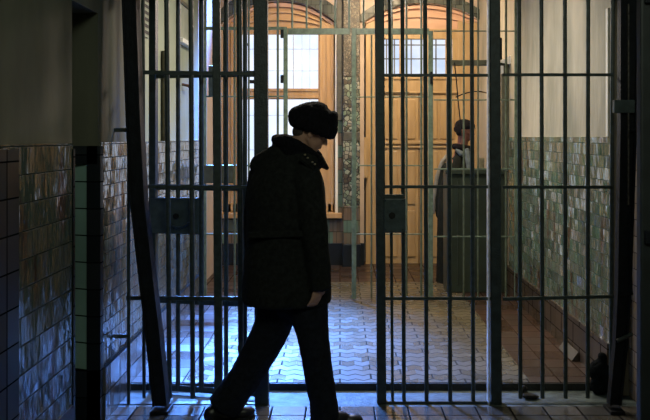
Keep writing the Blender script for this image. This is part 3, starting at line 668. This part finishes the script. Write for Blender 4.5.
def head(b, c, f, up, s=1.0):
    """skull, brow, nose, lips, chin, ears; c = middle of the skull, f = gaze, up = crown"""
    f = f.normalized(); up = (up-f*up.dot(f)).normalized(); r = f.cross(up).normalized()
    R3 = Matrix((f, r, up)).transposed()
    def q(x, y, z): return c+(f*x+r*y+up*z)*s
    b.ball(c, (.098*s, .077*s, .10*s), R3, 24)
    b.ball(q(.030, 0, -.045), (.062*s, .060*s, .075*s), R3, 20)
    b.ball(q(.050, 0, -.092), (.034*s, .036*s, .028*s), R3, 16)                   # chin
    for y in (-1, 1):
        b.cap(q(-.005, .058*y, -.055), q(.045, .030*y, -.095), .016*s, .016*s, 12)  # jaw line
        b.ball(q(.062, .036*y, -.030), (.022*s, .024*s, .02*s), R3, 12)             # cheek
        b.ball(q(-.005, .077*y, -.022), (.018*s, .009*s, .030*s), R3, 14)           # ear
        b.ball(q(-.012, .082*y, -.010), (.012*s, .008*s, .014*s), R3, 10)
        b.cap(q(.082, .014*y, .012), q(.070, .046*y, .010), .010*s, .009*s, 10)     # brow
        b.ball(q(.093, .013*y, -.046), (.010*s, .009*s, .008*s), R3, 10)            # nostril
    b.cap(q(.088, 0, .002), q(.110, 0, -.036), .009*s, .012*s, 12)                  # nose
    b.ball(q(.113, 0, -.041), (.011*s, .011*s, .010*s), R3, 12)
    b.ball(q(.086, 0, -.066), (.014*s, .022*s, .007*s), R3, 12)                     # lips
    b.ball(q(.084, 0, -.076), (.013*s, .019*s, .007*s), R3, 12)
    return q, R3

def ell(c, ax, ay, a, bb, n=28):
    return [c+ax*(a*math.cos(2*math.pi*k/n))+ay*(bb*math.sin(2*math.pi*k/n)) for k in range(n)]

# ---- the man walking past, back turned three quarters, looking down to the right
YM = 4.46
def m_(px, py, dy=0.0): return P(px, py, YM)+Vector((0, dy, 0))
fw = Vector((.80, .60, 0)).normalized(); rt = Vector((.60, -.80, 0)).normalized(); Z = Vector((0, 0, 1))
bd = MB()
hc = m_(311, 129.5)
gaze = (Vector((.90, .20, 0))+Vector((0, 0, -.42))).normalized()
q1, R1 = head(bd, hc, gaze, Z, .98)
neck0 = m_(293, 165); 
bd.chain([hc+Vector((-.035, -.01, -.03)), m_(299, 147), neck0], [.06, .056, .065])
bd.chain([m_(288, 172), m_(286, 215), m_(287, 270), m_(290, 292)], [.12, .13, .125, .10])
bd.chain([m_(292, 172), m_(306, 182, -.11)], [.06, .045]); bd.chain([m_(285, 172), m_(261, 183, .10)], [.06, .045])
WR = m_(321, 280, -.185); WL = m_(259, 283, .16)
bd.chain([m_(307, 185, -.12), m_(315, 235, -.165), WR], [.045, .040, .027])
bd.chain([m_(259, 184, .11), m_(252, 235, .15), WL], [.05, .042, .027])
hand(bd, WR, Vector((-.35, .05, -1)), fw, -rt, .92, .45)
hand(bd, WL, Vector((.1, .05, -1)), fw, rt, .92, .45)
HR, HL = m_(304, 300, -.04), m_(284, 296, .05)
AR, AL = m_(325, 405, -.07), m_(225, 400, .04)
KR, KL = m_(315, 354, -.07), m_(262, 350, .07)
bd.chain([HR, KR, AR], [.06, .05, .04]); bd.chain([HL, KL, AL], [.06, .05, .04])
def shoe_pts(A_, d): return [A_, Vector((A_.x, A_.y, .06))+d*.03, Vector((A_.x, A_.y, .045))+d*.15]
sdR, sdL = Vector((.93, .2, 0)).normalized(), Vector((.85, .35, 0)).normalized()
bd.chain([AR, Vector((AR.x, AR.y, .07)), Vector((AR.x, AR.y, .045))+sdR*.10], [.036, .03, .024])
AF = m_(221, 402, .04); bd.chain([AL, Vector((AF.x, AF.y, .07)), Vector((AF.x, AF.y, .045))+sdL*.08], [.036, .03, .024])
man = remeshed(bd, 'person', M['skin'], .0055, None, 3)
tag(man, 'person in black winter coat and fur hat striding through the gate opening, looking down', 'person')
# eyes
for s in (-1, 1): 
    e = MB().ball(q1(.079, .030*s, -.006), .0105, seg=12).build('eye', M['eye'], man, True)
    MB().ball(q1(.0865, .030*s, -.006), .005, seg=10).build('iris', M['fur'], e, True)
# cropped hair under the hat
b = MB(); b.ball(q1(-.010, 0, .012), (.094, .078, .088), R1, 28); b.ball(q1(-.045, 0, -.035), (.052, .060, .05), R1, 20)
remeshed(b, 'hair', M['hair'], .006, man, 2)
# fur hat: crown, thick turned-up fur band, front flap
b = MB()
hq = lambda px, py, dy=0: m_(px, py, dy)
hatup = Vector((.05, 0, 1)).normalized()
b.ball(hq(311, 118), (.118, .115, .088), None, 28)
b.ball(hq(315, 110), (.078, .08, .048), None, 24)
b.ball(hq(300, 116), (.068, .09, .058), None, 20)
for k in range(14):
    t = 2*math.pi*k/14; p = hq(312.5, 125.5)+Vector((.10*math.cos(t), .095*math.sin(t), -.035*math.cos(t)*1.0))
    b.ball(p, (.036, .036, .046), None, 12)
b.ball(hq(331.5, 123), (.037, .075, .068), None, 20); b.ball(hq(333, 116), (.030, .07, .03), None, 16); b.ball(hq(333, 130), (.028, .07, .03), None, 16)
hat = remeshed(b, 'fur_hat', M['fur'], .007, man, 3, .0035, 75)
# coat
b = MB(); rings = []
for py, xl, xr, dep in ((302.5, 243, 331, .21), (298, 242, 332, .215), (285, 242.5, 331.5, .21), (265, 243.5, 329, .20), (245, 245.5, 327, .19), (230, 247, 326, .185), (215, 246.5, 326, .185), (200, 246, 326, .185), (188, 247, 325.5, .18), (178, 251, 323, .17), (168, 258, 319, .15), (159, 266, 313, .12), (151, 273, 307, .09)):
    c = m_((xl+xr)/2, py); rings.append(ell(c, Vector((1, 0, 0)), Vector((0, 1, 0)), (xr-xl)/2*YM/F, dep, 40))
b.loft(rings)
b.chain([m_(308, 176, -.12), m_(316, 232, -.175), m_(321, 276, -.168)], [.082, .073, .060], 20)      # sleeves
b.rod(m_(320, 262, -.168), m_(321.2, 284, -.172), .058, 24, .061)
b.chain([m_(260, 178, .10), m_(251.5, 215, .13), m_(252, 250, .13), m_(257, 280, .15)], [.078, .062, .06, .055], 20)
b.chain([m_(262, 166, .05), m_(284, 158, 0), m_(305, 164, -.08)], [.075, .095, .08], 20)
coat = remeshed(b, 'coat', M['coat'], .011, man, 5, .004, 9)
# hollow the hem visually: a skirt flap at the back
b = MB()
b.chain([m_(275.5, 139.5, .05), m_(283, 141, -.07), m_(296, 145, -.10), m_(310, 153, -.09), m_(320, 161, -.05), m_(327, 168, -.0)], [.030, .036, .036, .032, .028, .014], 14)
b.chain([m_(275.5, 139.5, .05), m_(285, 139, .09), m_(303, 144, .10), m_(317, 155, .07), m_(325, 165, .03)], [.03, .03, .03, .025, .014], 14)
b.chain([m_(279, 147, .02), m_(291, 150, -.07), m_(303, 157, -.08), m_(316, 165, -.05)], [.045, .05, .05, .035], 14)
remeshed(b, 'collar', M['fur'], .008, coat, 3, .002, 60)
b = MB(); b.bar(m_(303, 155.5, -.175), m_(316, 166.5, -.155), .05, .010, up=(0.3, -.6, .7), bev=.004); ep = b.build('epaulette', M['coat'], coat)
for px, py in ((306.5, 154), (309, 157), (313.5, 161), (316, 163)): MB().ball(m_(px, py, -.195), (.0065, .005, .005), seg=8).build('rank_star', M['brass'], ep)
b = MB(); b.bar(m_(258, 157.5, .12), m_(272, 148, .06), .05, .012, up=(0, -.5, .8), bev=.004); b.build('epaulette', M['coat'], coat)
b = MB(); b.bar(m_(252, 231, -.185), m_(318, 229, -.21), .012, .035, up=(0, 0, 1), bev=.004); b.build('half_belt', M['coat'], coat)
# trousers
b = MB()
b.chain([m_(292, 280), m_(293, 292)], [.165, .15], 22)
def leg(pts, rad):
    b.chain(pts, rad, 20)
leg([m_(307, 303, -.04), m_(313, 330, -.06), m_(316.5, 354, -.07), m_(321, 384, -.07), m_(324.8, 404, -.07)], [.118, .092, .083, .079, .078])
leg([m_(279, 303, .04), m_(272, 328, .06), m_(261.5, 350, .06), m_(244, 380, .05), m_(227, 402, .04)], [.118, .106, .10, .093, .088])
b.rod(m_(323.5, 398, -.07), m_(325.3, 414, -.07), .077, 24, .080)
b.rod(m_(236, 391, .045), m_(222, 411, .04), .09, 24, .095)
remeshed(b, 'trousers', M['trousers'], .010, man, 4, .004, 10)
def shoe(A_, d):
    b = MB(); u = Vector((d.x, d.y, 0)); base = Vector((A_.x, A_.y, 0))
    sd = Vector((-d.y, d.x, 0)); R3 = Matrix((u, sd, Z)).transposed()
    b.ball(base+u*-.045+Z*.045, (.05, .04, .05), R3, 16); b.ball(base+u*.05+Z*.045, (.09, .043, .05), R3, 18); b.ball(base+u*.14+Z*.036, (.065, .044, .036), R3, 18)
    b.cap(base+Z*.06, base+Z*.13, .042, .045, 16)
    s = remeshed(b, 'shoe', M['leather'], .006, man, 3)
    b = MB(); rings = []
    for z in (.0, .016):
        rings.append([base+u*(.055+.15*math.cos(2*math.pi*k/28))+sd*(.044*math.sin(2*math.pi*k/28))+Z*z for k in range(28)])
    b.loft(rings); b.build('sole', M['rubber'], s)
shoe(m_(327, 405, -.07), sdR); shoe(m_(219, 402, .04), sdL)

# ---- the guard standing behind the booth
YG = 8.62
def g_(px, py, dy=0.0): return P(px+(2.5 if py < 160 else 0), py, YG)+Vector((0, dy, 0))
b = MB(); hc2 = g_(462, 129.5)
q2, R2 = head(b, hc2, Vector((.85, -.45, -.12)), Z, 1.0)
b.chain([hc2+Vector((-.01, 0, -.05)), g_(459.5, 150), g_(458, 160)], [.058, .058, .07])
b.chain([g_(457, 168), g_(455, 205), g_(454, 235)], [.12, .12, .13])
b.chain([g_(457, 162, -.0), g_(447, 170, .08)], [.06, .05]); b.chain([g_(457, 162), g_(468, 170, -.10)], [.06, .05])
wr, wl = g_(447, 225, .10), g_(484, 196, -.12)
b.chain([g_(446, 170, .10), g_(442, 200, .12), wr], [.05, .042, .028]); b.chain([g_(469, 171, -.11), g_(473, 195, -.12), wl], [.05, .042, .028])
hand(b, wr, Vector((.2, 0, -1)), Vector((.9, -.3, 0)), Vector((.3, -.9, 0)), .95); hand(b, wl, Vector((1, -.1, .1)), Z, Vector((0, -1, 0)), .95)
for px, dy in ((450, .08), (460, -.08)):
    b.chain([g_(px, 232, dy), Vector((wx(px, YG), YG+dy, .5)), Vector((wx(px, YG), YG+dy, ZF+.10)), Vector((wx(px, YG)+.1, YG+dy-.05, ZF+.045))], [.085, .055, .04, .03])
gd = remeshed(b, 'person', M['skin_far'], .007, None, 3)
tag(gd, 'person in dark long coat and cap standing behind the green booth, facing it', 'person')
for s in (-1, 1): 
    e = MB().ball(q2(.079, .031*s, -.006), .0105, seg=12).build('eye', M['eye'], gd, True)
    MB().ball(q2(.0865, .031*s, -.006), .005, seg=10).build('iris', M['fur'], e, True)
b = MB(); b.ball(q2(-.005, 0, .04), (.108, .09, .072), R2, 24); b.cap(q2(-.06, -.06, -.005), q2(-.06, .06, -.005), .04, .04, 14)
b.ball(q2(.06, 0, .045), (.05, .078, .04), R2, 16); b.ball(q2(-.03, .085, -.03), (.035, .02, .045), R2, 14); b.ball(q2(-.03, -.085, -.03), (.035, .02, .045), R2, 14)
ht = remeshed(b, 'cap', M['fur'], .008, gd, 3, .003, 60)
b = MB(); b.chain([q2(.088, -.06, .028), q2(.112, -.025, .026), q2(.115, .02, .026), q2(.095, .06, .028)], [.006]*4, 8); b.build('cap_band', M['pale_cloth_and_rim'], ht)
b = MB(); rings = []
for py, xl, xr, dep in ((288, 436, 464, .20), (270, 436.5, 464, .20), (240, 437, 468, .19), (215, 437.5, 470, .18), (190, 439.5, 470, .17), (175, 443, 469, .16), (165, 447, 467, .13), (156, 451, 467, .10), (150, 453, 466, .085), (145.5, 454.5, 464, .075)):
    rings.append(ell(g_((xl+xr)/2, py), Vector((1, 0, 0)), Vector((0, 1, 0)), (xr-xl)/2*YG/F, dep, 32))
b.loft(rings)
b.chain([g_(448, 170, .06), g_(441.5, 200, .10), g_(442, 215, .10)], [.08, .07, .06], 16); b.chain([g_(467, 171, -.09), g_(473, 194, -.12), g_(482, 196, -.12)], [.08, .068, .055], 16)
ct = remeshed(b, 'coat', M['coat_far'], .014, gd, 4, .004, 9)
b = MB(); b.chain([g_(448.5, 153, .06), g_(443.5, 162, .06), g_(438.3, 178, .08), g_(435.6, 198, .09), g_(434.8, 214, .09)], [.025, .028, .03, .026, .015], 14)
remeshed(b, 'rim_light_strip', M['pale_cloth_and_rim'], .01, ct, 3)  # pale mesh standing in for window rim light on the coat's back
b = MB(); b.chain([g_(463, 150, -.09), g_(466.5, 162, -.15), g_(468, 176, -.19)], [.03, .035, .03], 14); b.chain([g_(454, 150, -.06), g_(458, 154, -.11), g_(464, 153, -.11)], [.025, .03, .025], 12)
remeshed(b, 'scarf', M['blue_cloth'], .01, ct, 2)
b = MB(); nk = g_(459.3, 147.5); ring = [nk+Vector((.075*math.cos(t), .08*math.sin(t), -.012*math.cos(t))) for t in [2*math.pi*k/12 for k in range(13)]]
b.chain(ring, [.034]*13, 12); remeshed(b, 'collar', M['fur'], .009, ct, 2, .002, 60)
for px, dy in ((450, .08), (460, -.08)):
    b = MB(); base = Vector((wx(px, YG), YG+dy, ZF)); b.ball(base+Vector((.02, -.01, .05)), (.07, .05, .05)); b.ball(base+Vector((.10, -.05, .04)), (.075, .05, .04)); b.cap(base+Z*.06, base+Z*.25, .05, .055, 14)
    remeshed(b, 'boot', M['leather'], .008, gd, 2)

# ------------------------------------------------------------------ light
def area(name, loc, target, size, power, col, sy=None, spread=180):
    l = bpy.data.lights.new(name, 'AREA'); l.energy = power; l.color = col; l.size = size
    if sy: l.shape = 'RECTANGLE'; l.size_y = sy
    l.spread = math.radians(spread)
    o = bpy.data.objects.new(name, l); COL.objects.link(o); o.location = loc
    o.rotation_euler = (Vector(target)-Vector(loc)).to_track_quat('-Z', 'Y').to_euler(); return o
area('far_lamp', (.5, 8.15, 3.45), (.55, 9.7, 1.3), .8, 80, (1, .74, .46))
area('corridor_lamp', (.2, 6.2, 3.15), (.2, 6.2, 0), .6, 64, (1, .89, .70))
area('daylight', (-1.1, 9.3, 3.6), (-.75, 5.9, 0), .7, 380, (.10, .30, 1.0), spread=40)
area('near_fill', (.3, .7, 3.5), (-.2, 4.5, 1.3), 1.2, 40, (.86, .96, .74))  # unseen fill added to lift the dark foreground
def spot(name, loc, target, power, col, ang, r=.25):
    l = bpy.data.lights.new(name, 'SPOT'); l.energy = power; l.color = col; l.spot_size = math.radians(ang); l.spot_blend = .8; l.shadow_soft_size = r
    o = bpy.data.objects.new(name, l); COL.objects.link(o); o.location = loc
    o.rotation_euler = (Vector(target)-Vector(loc)).to_track_quat('-Z', 'Y').to_euler(); return o
spot('blue_wall_fill', (-.15, 5.35, 3.3), (-1.35, 4.95, .3), 640, (.09, .29, 1.0), 40, .35)  # unseen blue spot added to tint the left wall tiles and floor
spot('warm_floor_lamp', (1.3, 6.9, 3.4), (.8, 6.3, 0), 260, (1, .74, .36), 46, .3)
spot('right_glint_spot', (-.8, 9.45, 3.5), (1.69, 5.6, 1.2), 420, (1, .96, .88), 40, .3)  # unseen spot added to raise glints on the right wall tiles
spot('left_glint_spot', (1.35, 9.3, 3.45), (-1.35, 4.9, 1.35), 420, (1, .80, .66), 30, .3)  # unseen warm spot added for pinkish glints on the left tiles
w = bpy.data.worlds.new('World'); S.world = w; w.use_nodes = True
w.node_tree.nodes['Background'].inputs['Color'].default_value = (.5, .65, 1, 1); w.node_tree.nodes['Background'].inputs['Strength'].default_value = .3

# ------------------------------------------------------------------ camera
cd = bpy.data.cameras.new('camera'); cam = bpy.data.objects.new('camera', cd); COL.objects.link(cam)
cam.location = (0, 0, EYE); cam.rotation_euler = (math.pi/2, 0, 0)
cd.sensor_width = 36; cd.lens = 36*F/650; cd.shift_x = -(CX-325)/650; cd.shift_y = -(210-CY)/650; cd.clip_start = .05
S.camera = cam
S.view_settings.view_transform = 'Standard'; S.view_settings.look = 'None'
